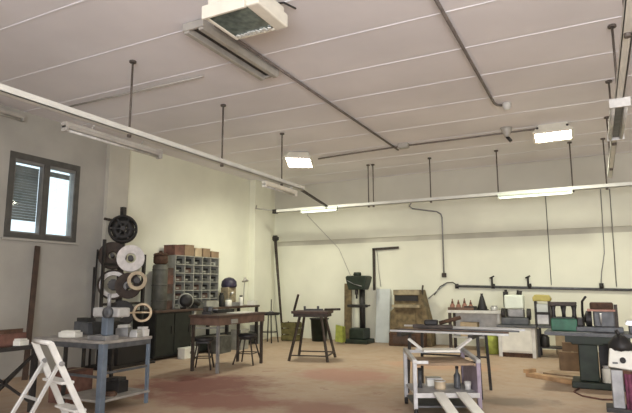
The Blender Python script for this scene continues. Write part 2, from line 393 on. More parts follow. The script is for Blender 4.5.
MB().tube([(0, 0, -.19), (.08, 0, -.30)], .035, 8).build('tip', 'dark_iron', t)
t = T('junction_box', 'small grey junction box on the ceiling cable between the floodlights', 'junction box', (-3.75, 11.65, ZC))
box(-.12, .12, -.08, .08, -.10, 0).build('body', 'lamp_grey', t, bevel=.01); box(-.1, .1, -.06, .06, -.115, -.1).build('lid', 'lamp_grey', t)
# wall conduits
pipe('conduit', 'grey conduit from the corner pilaster to the dark box on the back tray', 'pipe', [(XL+.22+.02, 13.6, 4.06), (-9.0, 13.4, 3.93), (-8.2, 13.32, 3.80)], .02, 'lamp_grey')
o = box(-.07, .07, -.06, .06, -.06, .06).build('tray_end_box', 'dark_iron', loc=(-8.25, 13.3, 3.78), bevel=.01); tag(o, 'small dark box at the left end of the back tray', 'junction box')
t = T('conduit', 'bent conduit dropping down the back wall beside the brown machine', 'pipe', (-3.76, YB-.07, 1.9))
MB().tube([(-.37, -1.64, 1.86), (-.95, 0, 2.02), (-.85, 0, 1.93), (-.15, 0, 1.80), (-.03, 0, 1.72), (0, 0, 1.62), (0, 0, .06)], .02, 8).build('tube', 'grey_steel', t)
box(-.06, .06, -.04, .03, -.06, .06).build('end_box', 'dark_brown_iron', t, bevel=.01)
t = T('wall_duct', 'dark horizontal pipe along the back wall above the right benches', 'pipe', (-3.45, YB-.07, 1.6))
MB().tube([(-.62, .04, -.25), (-.45, .04, -.02), (-.25, .04, .09), (-.08, 0, .10), (0, 0, .05)], .014, 8).build('feed_hose', 'dark_iron', t)
MB().tube([(0, 0, .0), (4.8, 0, -.12)], .035, 10).build('main_pipe', 'slate', t)
for q in (.03, .99, 1.9, 3.55):
    MB().tube([(q, 0, -.07), (q, 0, .06)], .05, 8).tube([(q, .02, .0), (q, .06, 0)], .05, 8).build('clamp', 'dark_iron', t)
for q in (.97, 1.87):
    MB().tube([(q, 0, 0), (q, 0, .22)], .025, 8).tube([(q-.06, 0, .20), (q+.06, 0, .26)], .02, 8).build('valve', 'dark_iron', t)
pipe('cable', 'thin cable running from the back tray down the wall, near the yellow topped machine', 'cable', [(-.91, 13.32, 3.72), (-1.03, YB-.045, 3.98), (-1.03, YB-.045, 1.62)], .010, 'grey_steel')
pipe('cable', 'thin straight cable on the back wall, rightmost of three', 'cable', [(.40, 13.32, 3.72), (.45, YB-.045, 3.98), (.42, YB-.045, 1.58)], .010, 'grey_steel')
pipe('cable', 'thin drooping cable on the back wall, middle of three', 'cable', [(.22, 13.32, 3.72), (.25, YB-.045, 3.98), (.22, YB-.03, 2.4), (.12, YB-.045, 1.9), (.09, YB-.045, 1.6)], .010, 'grey_steel')
pipe('cable', 'thin cable slanting down the back wall from the left tray to the drill press', 'cable', [(-7.17, 13.32, 3.72), (-8.1, YB-.045, 3.85), (-7.0, YB-.045, 2.75), (-6.5, 14.75, 1.92)], .009, 'lamp_grey')
# L shaped bracket on the wall
t = T('wall_bracket', 'dark L shaped steel bar on the back wall right of the drill press', 'bracket', (-5.85, YB-.05, 1.48))
MB().bar((0, 0, 0), (0, 0, 1.24), .07, .05, (0, 1, 0)).build('upright', 'dark_brown_iron', t)
MB().bar((-.035, 0, 1.21), (.78, 0, 1.235), .05, .07).build('arm', 'dark_brown_iron', t)
MB().tube([(.10, 0, 1.2), (.14, .01, .6), (.2, .01, .1)], .008, 6).build('cord', 'lamp_grey', t)

# ------------------------------------------------------------------ left wall: plank, reels, benches, pigeonholes
t = T('plank', 'long dark brown plank leaning on the left wall below the window', 'plank', (XL+.42, 6.45, 0))
MB().bar((0, -.23, 0.0), (-.36, .08, 2.36), .10, .035, (1, 0, 0)).build('board', 'dark_wood', t, bevel=.004)

# reel stand
RX = -8.75
t = T('reel_stand', 'dark steel stand by the left pilaster holding the big wire reels', 'stand', (RX, 8.1, 0))
MB().bar((-.22, .15, 0), (-.22, .15, 3.3), .09).build('post', 'dark_iron', t)
MB().bar((-.05, -.45, 0), (-.05, -.45, 2.55), .05).build('post', 'dark_iron', t)
MB().bar((-.05, .65, 0), (-.05, .65, 2.3), .06).build('post', 'dark_iron', t)
for z in (.08, 1.25, 2.05): MB().bar((-.05, -.45, z), (-.05, .65, z), .05).bar((-.22, .15, z), (-.05, .15, z), .05).build('crossbar', 'dark_iron', t)
MB().bar((-.24, -.32, 3.0), (-.2, .42, 2.95), .05).build('top_arm', 'dark_brown_iron', t)
box(-.35, .3, -.55, .75, 0, .06).build('base', 'dark_iron', t)
AX = V((.70, -.70, .08)).normalized()
def reel(label, c, R, r_in, th, mf, mw, axis=AX, spokes=False):
    t = T('wire_reel', label, 'reel', c)
    for e in (-1, 1):
        if spokes:
            m = MB().ring(R, .025, AX*(e*th/2), axis, 30, 8)
            u = V((0, 0, 1)).cross(axis).normalized(); v = axis.cross(u)
            for k in range(6):
                d = u*math.cos(k*PI/3)+v*math.sin(k*PI/3); m.bar(axis*(e*th/2)+d*r_in*.6, axis*(e*th/2)+d*R, .03, .012, axis)
            m.build('flange', mf, t)
        else:
            MB().lathe([(r_in, -.012), (R, -.012), (R, .012), (r_in, .012)], axis*(e*th/2), axis, 30, closed=True, smooth=False).build('flange', mf, t, bevel=.003)
    MB().lathe([(r_in, -th/2+.012), (R*.86, -th/2+.012), (R*.86, th/2-.012), (r_in, th/2-.012)], (0, 0, 0), axis, 30, closed=True).build('winding', mw, t)
    MB().tube([axis*(-th/2-.10), axis*(th/2+.05)], r_in*.55, 10).build('spindle', 'dark_iron', t)
    return t
def RP(l, z, t): p = V((RX-.04, 8.10, z)) + V((.70, .70, 0))*l + V((.70, -.70, 0))*t; return (p.x, p.y, z)
reel('black spoked wire reel at the top of the reel stand', RP(0, 2.80, 0), .27, .09, .16, 'reel_black', 'reel_black', spokes=True)
reel('brown wire reel on the reel stand behind the white reel', RP(-.18, 2.24, 0), .28, .08, .14, 'reel_brown', 'reel_brown')
reel('white wire reel in the middle of the reel stand', RP(.19, 2.18, .2), .275, .105, .07, 'reel_white', 'reel_white')
reel('brown reel with a pale ring on the lower left of the reel stand', RP(-.13, 1.64, 0), .31, .2, .13, 'reel_brown', 'reel_brown')
MB().lathe([(.19, .078), (.27, .078), (.27, .086), (.19, .086)], (0, 0, 0), AX, 30, closed=True, smooth=False).build('pale_ring', 'reel_white', bpy.data.objects['wire_reel.003'])
reel('dark brown reel under the white reel on the reel stand', RP(.17, 1.62, .2), .26, .10, .12, 'reel_brown', 'reel_black')
reel('small tan edged reel at the lower right of the reel stand', RP(.34, 1.72, .36), .19, .12, .08, 'hoop_tan', 'reel_brown')
reel('black reel at the foot of the reel stand', RP(.05, 1.05, 0), .27, .09, .14, 'reel_black', 'reel_black')
pipe('steel_rod', 'thin dark rod standing left of the reel stand', 'rod', [(RX-.18, 7.55, 0), (RX-.2, 7.62, 2.35)], .018, 'dark_iron')
pipe('steel_rod', 'short dark rod standing between reel stand and left wall', 'rod', [(RX-.4, 7.75, 0), (RX-.42, 7.75, 2.0)], .022, 'dark_iron')

t = T('steel_chest', 'black steel chest on the floor under the wire reels', 'chest', (RX+.02, 8.25, .062), 0)
box(-.25, .25, -.4, .4, 0, .58).build('body', 'black_plastic', t, bevel=.01); box(-.26, .26, -.41, .41, .58, .62).build('lid', 'bin_dark', t, bevel=.006); box(.25, .27, -.08, .08, .42, .48).build('latch', 'grey_steel', t)
# long dark bench
BX0, BX1, BZ = -9.3, -8.55, 1.08
t = T('workbench', 'long dark workbench along the left wall under the pigeonhole rack', 'workbench', (-8.93, 9.0, 0))
box(-.37, .38, -.1, 4.0, BZ-.05, BZ).build('worktop', 'dark_wood', t, bevel=.006)
box(-.33, .33, -.05, 1.15, .06, BZ-.05).build('carcass', 'bin_dark', t)
for i in range(2): 
    d = box(.33, .35, -.03+.59*i, .53+.59*i, .10, BZ-.08).build('door', 'bench_green', t, bevel=.004); box(.35, .37, .44+.59*i, .47+.59*i, .55, .72).build('handle', 'dark_iron', d)
for y in (1.25, 2.55, 3.93):
    for x in (-.3, .32): MB().bar((x, y, 0), (x, y, BZ-.05), .07).build('leg', 'shelf_grey' if y == 1.25 and x > 0 else 'dark_iron', t)
box(-.33, .36, 1.2, 3.95, .30, .34).build('lower_shelf', 'bench_green', t)
box(.30, .34, 1.28, 3.95, .05, .30).build('kick_panel', 'bench_green', t)
MB().bar((.34, 1.25, .62), (.34, 2.4, .55), .05).build('rail', 'grey_steel', t)

# pigeonhole rack
px0, py0, py1, pz0 = -9.3, 9.85, 11.5, BZ
t = T('pigeonhole_rack', 'grey pigeonhole rack of small bins on the long dark bench', 'rack', (px0+.2, (py0+py1)/2, pz0))
W = py1-py0; H = 1.25; D = .42
ys = [-W/2 + W*i/5 for i in range(6)]; rows = 6; zs = [H*i/rows for i in range(rows+1)]
for y in ys: box(-.2, D-.2, y-.014, y+.014, 0, H).build('upright', 'shelf_grey', t)
for z in zs: box(-.2, D-.19, -W/2, W/2, z, z+.022).build('shelf', 'shelf_grey', t)
box(-.2, -.19, -W/2, W/2, 0, H).build('back_panel', 'bin_dark', t)
cn = ['first', 'second', 'third', 'fourth', 'fifth']; rn = ['bottom', 'second lowest', 'third lowest', 'third highest', 'second highest', 'top']
base = {}
kinds = {'grey': 'bin_grey', 'brown': 'bin_brown', 'black': 'bin_dark', 'tan': 'cardboard', 'pale': 'shelf_grey'}
for k, mk_ in kinds.items():
    p = None
    pick = {}
pal = [['grey', 'grey', 'black', 'black', 'brown'], ['brown', 'black', 'black', 'brown', 'black'], ['brown', 'grey', 'brown', 'black', 'grey'], ['brown', 'black', 'black', 'grey', 'black'], ['black', 'brown', 'grey', 'black', 'grey'], ['black', 'black', 'black', 'grey', 'pale']]
pal = [['pale', 'pale', 'pale', 'pale', 'grey']] + pal[1:]
for r in range(rows):
    for c in range(5):
        k = pal[r][c]; cw = W/5-.05; h = H/rows-.05
        hh = h*random.choice([.7, .8, .95]) if r else h*.95
        label = f'{k} bin in the pigeonhole rack, {rn[r]} row, {cn[c]} column from left'
        loc = (px0+D-.12 - random.uniform(.02, .05), py0 + W*(c+.5)/5, pz0+zs[r]+.023)
        if k not in base:
            o = T('storage_bin', label, 'bin', loc, 0, 'bins in the pigeonhole rack'); base[k] = o
            m = MB(); m.box(-.24, .08, -cw/2, cw/2, 0, .012); m.box(.068, .08, -cw/2, cw/2, 0, .09); m.box(-.24, -.228, -cw/2, cw/2, 0, .13)
            m.box(-.24, .08, -cw/2, -cw/2+.012, 0, .13); m.box(-.24, .08, cw/2-.012, cw/2, 0, .13); m.build('tray', kinds[k], o)
            MB().box(-.2, .06, -cw/2+.02, cw/2-.02, .012, .085).jitter(.012, r*7+c).build('contents', 'bin_dark' if k != 'black' else 'brown_rust', o)
            box(.08, .084, -.045, .045, .025, .06).build('label_holder', 'shelf_grey' if k in ('black', 'brown') else 'bin_dark', o)
        else:
            o = copy_tree(base[k]); o.location = loc; o['label'] = label
        if hh < h*.75: o.rotation_euler.z = random.uniform(-.06, .06)
ztop = pz0+H+.022
def carton(label, loc, s, m, rz=0, group=None, cat='box', name='cardboard_box'):
    t = T(name, label, cat, loc, rz, group); a, b, h = s
    box(-a/2, a/2, -b/2, b/2, 0, h).build('body', m, t, bevel=.004)
    MB().box(-a/2-.004, -.004, -b/2-.004, b/2+.004, h, h+.006).box(.004, a/2+.004, -b/2-.004, b/2+.004, h, h+.006).build('flap', m, t)
    box(-.02, .02, -b/2-.003, b/2+.003, h+.0062, h+.008).build('tape', 'pale_card', t)
    return t
carton('brown cardboard box on the pigeonhole rack, leftmost and darkest', (px0+.2, 10.02, ztop), (.34, .36, .24), 'red_brown', .05)
carton('mid brown cardboard box on the pigeonhole rack, second from left', (px0+.2, 10.39, ztop), (.34, .32, .27), 'cardboard', -.05)
carton('pale cardboard box on the pigeonhole rack, third from left', (px0+.2, 10.74, ztop), (.3, .28, .21), 'pale_card', .08)
carton('flat brown cardboard box on the pigeonhole rack, second from right', (px0+.2, 11.05, ztop), (.34, .28, .22), 'cardboard', 0)
carton('brown cardboard box overhanging the right end of the pigeonhole rack', (px0+.2, 11.39, ztop), (.34, .36, .16), 'cardboard', .1)
# grey drum machine with a rust coloured pot on top
t = T('drum_cabinet', 'tall grey metal drum on the dark bench left of the pigeonhole rack', 'drum', (-8.85, 9.31, BZ))
MB().lathe([(.15, 0), (.17, .02), (.17, .98), (.15, 1.02), (.05, 1.03)], seg=24).build('body', 'drum_grey', t)
for z in (.2, .55, .9): MB().ring(.172, .012, (0, 0, z), (0, 0, 1), 24, 6).build('hoop', 'bin_grey', t)
t = T('pot', 'rust brown lidded pot on top of the tall grey drum', 'pot', (-8.85, 9.31, BZ+1.03))
MB().lathe([(.12, 0), (.16, .03), (.165, .16), (.15, .2)], seg=20).build('bowl', 'brown_rust', t)
MB().lathe([(.17, .2), (.15, .24), (.04, .27), (.035, .31)], seg=20).build('lid', 'brown_rust', t)
# boxes beside drum
for i, (y, z0, k) in enumerate([(9.66, 0, 'bin_brown'), (9.67, .2, 'bin_grey'), (9.66, .36, 'bin_brown'), (9.67, .58, 'red_brown'), (9.66, .78, 'bin_brown')]):
    t = T('storage_box', ['dark brown box, lowest of the pile between drum and pigeonhole rack', 'grey box, second lowest of the pile between drum and pigeonhole rack', 'brown box, middle of the pile between drum and pigeonhole rack', 'red brown box, second from top between drum and pigeonhole rack', 'dark brown box topping the pile between drum and pigeonhole rack'][i], 'box', (-9.08, y, BZ+z0))
    h = [.2, .16, .22, .2, .18][i]; box(-.17, .17, -.15, .15, 0, h-.03).build('body', k, t); box(-.175, .175, -.155, .155, h-.03, h).build('lid', k, t)
# round dark blower
t = T('blower', 'round dark blower with pale rim on the front of the dark bench', 'blower', (-8.65, 9.98, BZ))
MB().ring(.15, .035, (0, 0, .19), (.8, -.6, 0), 24, 8).build('rim', 'shelf_grey', t)
MB().lathe([(.04, -.09), (.15, -.07), (.155, .05), (.06, .07)], (0, 0, .19), (.8, -.6, 0), 24).build('casing', 'black_plastic', t)
box(-.09, .09, -.08, .08, 0, .05).build('foot', 'dark_iron', t)
MB().tube([(.02, .12, .2), (.04, .3, .16), (.04, .42, .1)], .06, 12).build('spout', 'bin_dark', t)
# low things on the bench
def jar(label, loc, r, h, m, ml='bin_dark', group=None):
    t = T('jar', label, 'jar', loc, 0, group)
    MB().lathe([(r*.9, 0), (r, .01), (r, h*.78), (r*.7, h*.86)], seg=16).build('body', m, t); MB().lathe([(r*.75, h*.86), (r*.75, h)], seg=16).build('lid', ml, t)
    return t
carton('low pale carton on the dark bench before the pigeonhole rack, right half', (-8.72, 10.95, BZ), (.22, .5, .16), 'shelf_grey', 0)
carton('low grey carton on the dark bench right of the blower', (-8.74, 10.52, BZ), (.2, .26, .13), 'bin_grey', .1)
# small capped machine
t = T('bench_machine', 'pale machine with a dark purple dome cap on the dark bench', 'machine', (-8.9, 12.0, BZ))
box(-.2, .2, -.26, .26, 0, .1).build('base', 'grey_steel', t, bevel=.01); box(-.13, .13, -.2, .16, .1, .5).build('body', 'khaki_light', t, bevel=.02)
MB().lathe([(.20, .5), (.215, .55), (.2, .66), (.12, .74), (.02, .77)], (0, 0, 0), seg=22).build('dome_cap', 'purple_cap', t)
MB().tube([(.13, -.1, .3), (.26, -.18, .36)], .03, 8).build('crank', 'pale_steel', t)
jar('dark bottle on the dark bench left of the purple capped machine', (-8.8, 11.55, BZ), .07, .36, 'bin_dark')
jar('white tub on the dark bench left of the purple capped machine', (-8.72, 11.75, BZ), .09, .2, 'white_paint', 'shelf_grey')
jar('tall pale bottle on the dark bench right of the purple capped machine', (-8.75, 12.36, BZ), .06, .28, 'white_paint', 'bin_grey')
t = T('desk_lamp', 'thin grey desk lamp at the right end of the dark bench', 'lamp', (-8.85, 12.62, BZ))
MB().lathe([(.1, 0), (.09, .025), (.02, .03)], seg=18).build('base', 'lamp_grey', t); MB().tube([(0, 0, .03), (.0, .02, .5), (.04, .0, .72)], .011, 8).build('arm', 'lamp_grey', t)
MB().lathe([(.10, -.06), (.05, .0), (.03, .05)], (.06, -.03, .72), (-.25, .1, 1), seg=16).build('shade', 'lamp_grey', t)
carton('white carton on the dark bench at its right end', (-8.7, 12.85, BZ), (.22, .26, .12), 'white_paint', .15)
# white box on floor
t = T('floor_box', 'small white box on the floor in front of the dark bench doors', 'box', (-8.36, 9.78, 0), .0)
box(-.1, .1, -.23, .23, 0, .22).build('body', 'white_paint', t, bevel=.008); box(.1, .104, -.05, .05, .1, .15).build('hand_hole', 'bin_grey', t); box(-.105, .105, -.235, .235, .2, .235).build('lid', 'white_paint', t, bevel=.005)

# ------------------------------------------------------------------ middle tables and stools
t = T('work_table', 'dark topped brown work table left of centre with stools under it', 'table', (-6.69, 9.05, 0))
TX, TY, TZ = .36, .82, 1.06
box(-TX, TX, -TY, TY, TZ-.05, TZ).build('tabletop', 'dark_wood', t, bevel=.006)
m = MB(); m.box(TX-.05, TX-.02, -TY+.03, TY-.03, TZ-.19, TZ-.05); m.box(-TX+.02, -TX+.05, -TY+.03, TY-.03, TZ-.19, TZ-.05); m.box(-TX+.05, TX-.05, -TY+.03, -TY+.06, TZ-.19, TZ-.05); m.box(-TX+.05, TX-.05, TY-.06, TY-.03, TZ-.19, TZ-.05)
m.build('apron', 'bench_brown', t)
for x, y, k in ((TX-.06, -TY+.08, 'grey_steel'), (-TX+.06, -TY+.08, 'dark_brown_iron'), (TX-.06, TY-.08, 'dark_brown_iron'), (-TX+.06, TY-.08, 'dark_brown_iron')):
    MB().bar((x, y, 0), (x, y, TZ-.06), .05).build('leg', k, t)
box(TX-.02, TX-.0, -.4, -.2, TZ-.17, TZ-.09).build('drawer_handle', 'shelf_grey', t)
o = box(-.16, .16, -.3, .3, 0, .012).build('paper_sheet', 'white_paint', loc=(-6.62, 9.35, TZ+.001), rot=(0, 0, .1)); tag(o, 'white sheet lying on the dark work table', 'sheet')
t = T('vise', 'dark bench vise on the left end of the work table', 'vise', (-6.85, 8.55, TZ), .4)
box(-.09, .09, -.07, .07, 0, .05).build('base', 'dark_iron', t); box(-.07, .0, -.06, .06, .05, .15).build('fixed_jaw', 'dark_iron', t, bevel=.008); box(.03, .1, -.06, .06, .06, .15).build('moving_jaw', 'slate', t, bevel=.008); MB().tube([(.1, 0, .09), (.2, 0, .09)], .012, 8).tube([(.19, -.08, .09), (.19, .08, .09)], .008, 6).build('screw', 'grey_steel', t)
o = box(-.07, .07, -.28, .28, 0, .07).build('tool_tray', 'bin_dark', loc=(-6.95, 9.2, TZ)); tag(o, 'long dark tray on the back of the work table', 'tray')
def stool(label, loc, rz, sh, spread, m='dark_brown_iron'):
    t = T('stool', label, 'stool', loc, rz)
    MB().lathe([(.02, sh-.02), (.19, sh-.02), (.2, sh), (.2, sh+.035), (.17, sh+.06), (.02, sh+.065)], seg=24).build('seat', 'black_plastic', t)
    box(-.13, .13, -.13, .13, sh-.06, sh-.02).build('seat_frame', 'dark_iron', t)
    for a in range(4):
        q = PI/4 + a*PI/2; d = V((math.cos(q), math.sin(q), 0)); MB().tube([d*.14+V((0, 0, sh-.03)), d*spread], .017, 8).build('leg', m, t)
    z = sh*.4; rr = .14 + (spread-.14)*(1-.4)
    m_ = MB()
    for a in range(4):
        q = PI/4 + a*PI/2; q2 = q+PI/2; m_.tube([(rr*math.cos(q), rr*math.sin(q), z), (rr*math.cos(q2), rr*math.sin(q2), z)], .010, 6)
    m_.build('stretcher', m, t)
    return t
stool('black seated stool at the near left corner of the work table', (-6.98, 8.62, 0), .5, .56, .26)
stool('black seated stool under the right end of the work table', (-6.62, 9.62, 0), .2, .56, .32)
lump_later = [('grey carton on the floor behind the work table', (-8.3, 10.9, 0), (.3, .5, .4)), ('pale carton on the floor behind the right stool of the work table', (-8.3, 11.7, 0), (.3, .4, .5))]
for lb, lc, sz in lump_later: carton(lb, lc, sz, 'bin_grey' if 'grey' in lb else 'shelf_grey', .1)

t = T('work_stand', 'dark topped work stand with splayed legs near the centre of the floor', 'stand', (-5.72, 10.85, 0), .25)
box(-.42, .42, -.3, .3, 1.0, 1.06).build('tabletop', 'dark_wood', t, bevel=.01)
box(-.38, .38, -.26, .26, .93, 1.0).build('apron', 'dark_brown_iron', t)
for sx in (-1, 1):
    for sy in (-1, 1): MB().bar((sx*.24, sy*.2, .95), (sx*.43, sy*.42, 0), .045).build('leg', 'dark_brown_iron', t)
for q0, q1 in (((-.40, -.40, .12), (.40, -.40, .12)), ((-.40, .40, .12), (.40, .40, .12)), ((.41, -.38, .12), (.41, .38, .12))): MB().bar(q0, q1, .025).build('stretcher', 'dark_brown_iron', t)
MB().tube([(.3, -.1, 1.09), (.66, -.15, 1.10)], .025, 8).build('handle', 'dark_brown_iron', t)
o = MB().bar((0, 0, 0), (.12, -.02, .36), .05, .03).build('steel_strip', 'dark_brown_iron', loc=(-6.08, 10.64, 1.06)); tag(o, 'short dark strip standing up on the centre work stand', 'strip')
t = T('clamp', 'dark clamp lying on the centre work stand', 'clamp', (-5.7, 10.85, 1.06), .5)
box(-.22, .22, -.02, .02, 0, .04).build('bar', 'dark_iron', t); box(-.22, -.17, -.03, .03, 0, .10).build('jaw', 'dark_iron', t); box(.08, .13, -.03, .03, 0, .10).build('jaw', 'dark_iron', t)
# behind: bin, crate, stool table
t = T('waste_bin', 'dark green bin against the back wall behind the centre work stand', 'bin', (-7.42, 14.5, 0))
MB().lathe([(.22, 0), (.26, .62), (.275, .62), (.275, .66), (.24, .66), (.2, .05)], seg=26).build('body', 'dark_green', t); MB().ring(.275, .018, (0, 0, .65), (0, 0, 1), 26, 8).build('rim', 'dark_iron', t)
t = T('crate', 'olive crate on the floor by the corner pilaster', 'crate', (-8.2, 14.2, 0))
for z in (.02, .2, .38): MB().box(-.24, .24, -.2, -.18, z, z+.15).box(-.24, .24, .18, .2, z, z+.15).box(-.24, -.22, -.18, .18, z, z+.15).box(.22, .24, -.18, .18, z, z+.15).build('slat', 'olive', t)
for x in (-.21, .21):
    for y in (-.17, .17): MB().bar((x, y, 0), (x, y, .55), .03).build('corner_post', 'dark_wood', t)
box(-.22, .22, -.18, .18, .02, .04).build('bottom', 'olive', t)
t = T('tall_stool', 'tall dark stool in the far left corner beside the long bench', 'stool', (-8.5, 13.45, 0))
MB().lathe([(.02, .78), (.27, .78), (.29, .81), (.29, .85), (.02, .87)], seg=24).build('seat', 'black_plastic', t)
for a in range(4):
    q = PI/4+a*PI/2; MB().tube([(.17*math.cos(q), .17*math.sin(q), .78), (.26*math.cos(q), .26*math.sin(q), 0)], .018, 8).build('leg', 'dark_iron', t)
MB().ring(.225, .011, (0, 0, .3), (0, 0, 1), 24, 6).build('foot_ring', 'dark_iron', t)
t = T('gauge', 'upright dark rod gauge on the tall stool', 'gauge', (-8.45, 13.45, .868)); MB().lathe([(.07, 0), (.06, .02), (.015, .03)], seg=14).build('base', 'grey_steel', t); MB().tube([(0, 0, .02), (0, 0, .36)], .014, 8).build('rod', 'dark_iron', t)
carton('white tub-shaped carton on the floor left of the tall stool', (-8.75, 13.13, 0), (.3, .22, .5), 'shelf_grey', .1)
t = T('leaning_pole', 'dark pole with a forked head leaning at the corner pilaster', 'pole', (-8.5, 14.2, 0))
MB().tube([(0, 0, 0), (-.36, .1, 3.06)], .028, 8, r1=.05).build('shaft', 'dark_brown_iron', t)
MB().bar((-.45, .1, 3.1), (-.25, .1, 3.08), .07, .10).bar((-.36, .1, 3.0), (-.36, .1, 3.18), .12, .09).build('head', 'dark_iron', t)

# ------------------------------------------------------------------ back wall machines
t = T('drill_press', 'dark column drill press standing against the back wall', 'drill press', (-6.1, 14.45, 0))
box(-.34, .34, -.3, .3, 0, .12).build('base', 'dark_green', t, bevel=.02); box(-.24, .24, -.22, .22, .12, .42).build('pedestal', 'dark_green', t, bevel=.03)
MB().tube([(.06, .08, .4), (.06, .08, 1.55)], .085, 14).build('column', 'dark_iron', t)
box(-.30, .22, -.2, .12, 1.0, 1.08).build('table', 'dark_iron', t, bevel=.015); MB().tube([(.2, -.02, 1.04), (.34, -.02, 1.06)], .02, 8).build('table_crank', 'dark_iron', t)
m = MB(); m.prism([(-.24, 1.5), (.22, 1.5), (.30, 1.72), (.34, 1.86), (.28, 1.9), (-.28, 1.9), (-.33, 1.86), (-.3, 1.72)], -.24, .2); m.build('head', 'dark_green', t, bevel=.025)
MB().tube([(-.02, -.14, 1.5), (-.02, -.14, 1.36)], .05, 12).tube([(-.02, -.14, 1.36), (-.02, -.14, 1.25)], .028, 10).build('chuck', 'dark_iron', t)
MB().tube([(-.05, -.26, 1.66), (.22, -.34, 1.6)], .012, 6).tube([(-.05, -.26, 1.66), (-.22, -.34, 1.76)], .012, 6).build('feed_handle', 'grey_steel', t)
MB().lathe([(.1, .0), (.12, .03), (.1, .1)], (-.05, 0, 1.9), seg=16).build('belt_cap', 'dark_green', t)
t = T('side_panel_post', 'narrow brown board standing left of the drill press', 'board', (-6.58, 14.7, 0)); MB().bar((0, 0, 0), (-.02, .1, 1.68), .22, .05, (0, 1, 0)).build('board', 'machine_khaki', t)
o = MB().box(-.13, .13, -.1, .1, 0, .46).jitter(.04, 5).build('rag_pile', 'lime_rag', loc=(-6.52, 14.03, .04)); tag(o, 'lime yellow rags heaped at the foot of the drill press', 'rags')
t = T('leaning_sheet', 'bluish white panel leaning on the back wall right of the drill press', 'panel', (-5.56, 14.82, 0)); MB().bar((0, 0, 0), (0, .19, 1.52), .42, .04, (0, 1, 0)).build('board', 'board_bluish', t, bevel=.004)

t = T('brown_machine', 'tall khaki brown machine cabinet with a dark slot against the back wall', 'machine', (-4.62, 14.5, 0))
m = MB(); m.prism([(-.60, 0), (.62, 0), (.6, .45), (.46, 1.05), (.36, 1.5), (-.40, 1.5), (-.42, 1.0), (-.52, .9), (-.56, .4)], -.12, .35); m.build('body', 'machine_khaki', t, bevel=.02)
box(-.36, .28, -.17, -.12, 1.2, 1.34).build('slot', 'black_plastic', t)
m = MB(); m.box(-.42, .36, -.3, -.12, 1.02, 1.10); m.build('shelf', 'khaki_light', t, bevel=.01); box(-.40, .34, -.2, -.12, 1.36, 1.50).build('top_panel', 'khaki_light', t, bevel=.01)
box(-.40, .20, -.15, -.12, .45, .95).build('door', 'machine_khaki', t, bevel=.01); MB().tube([(.36, -.05, 1.3), (.42, -.1, 1.62)], .025, 8).build('lever', 'dark_brown_iron', t)
box(-.5, .5, -.35, -.12, 0, .35).build('plinth', 'brown_rust', t, bevel=.02); box(-.38, .24, -.38, -.35, .08, .28).build('drawer', 'dark_wood', t)
pipe('cable', 'grey cable rising from the brown machine to the wall pipe', 'cable', [(-4.2, 14.9, 1.25), (-4.0, YB-.045, 1.45), (-3.72, YB-.045, 1.66)], .012, 'grey_steel')

# white shelf bench with vases
t = T('white_bench', 'pale topped bench against the back wall with copper pots on it', 'bench', (-2.8, 14.2, 0))
box(-.66, .66, -.25, .35, .92, .99).build('worktop', 'white_metal', t, bevel=.006)
for x in (-.6, .6):
    for y in (-.2, .3): MB().bar((x, y, 0), (x, y, .92), .07).build('leg', 'dark_brown_iron' if x < 0 else 'pale_steel', t)
box(-.62, .62, -.2, .3, .3, .34).build('lower_shelf', 'pale_steel', t); box(-.62, .62, .28, .31, .34, .92).build('back_panel', 'pale_steel', t)
base_p = None
for i in range(4):
    lab = f'copper brown pot on the pale bench, {["leftmost", "second from left", "third from left", "rightmost"][i]} of four'
    loc = (-3.36+.155*i, 14.15, .99)
    if not base_p:
        base_p = T('copper_pot', lab, 'pot', loc, 0, 'copper pots on the pale bench'); MB().lathe([(.05, 0), (.065, .04), (.06, .12), (.03, .17)], seg=16).build('body', 'copper', base_p); MB().lathe([(.032, .17), (.03, .2), (.012, .25), (.016, .28)], seg=14).build('stopper', 'red_brown', base_p)
    else:
        o = copy_tree(base_p); o.location = loc; o['label'] = lab
        o.scale.z = [1, .92, 1.06, .9][i]
o = box(-.32, .32, -.05, .05, 0, .07).build('pot_tray', 'bench_brown', loc=(-3.12, 14.02, .99)); tag(o, 'low brown strip in front of the copper pots', 'tray')
t = T('funnel', 'black cone shaped funnel standing on the pale bench', 'funnel', (-2.62, 14.2, .99))
MB().lathe([(.12, 0), (.13, .03), (.09, .16), (.05, .32), (.03, .38), (.035, .42)], seg=18).build('cone', 'black_plastic', t); box(-.14, .14, -.12, .12, 0, .02).build('foot', 'dark_iron', t)
jar('squat grey tin at the right end of the pale bench', (-2.32, 14.15, .99), .09, .12, 'pale_steel', 'grey_steel')
o = box(-.14, .14, -.1, .1, 0, .1).build('slate_block', 'bin_dark', loc=(-2.9, 14.15, .99)); tag(o, 'small dark block between copper pots and black funnel', 'block')
carton('beige carton on the lower shelf of the pale bench', (-2.95, 14.2, .34), (.42, .3, .34), 'pale_card', 0)
jar('lime drum on the floor right of the pale bench', (-2.33, 13.6, 0), .16, .5, 'lime_rag', 'lime_rag')
pipe('post', 'dark vertical lever post beside the pale bench, left of the white cabinet', 'post', [(-2.08, 14.55, 0), (-2.08, 14.55, 1.5)], .035, 'dark_iron')
o = box(-.06, .06, -.05, .05, 0, .4).build('switch_box', 'dark_iron', loc=(-2.08, 14.5, 1.06), bevel=.01); tag(o, 'narrow dark box on the vertical post left of the white cabinet', 'box')

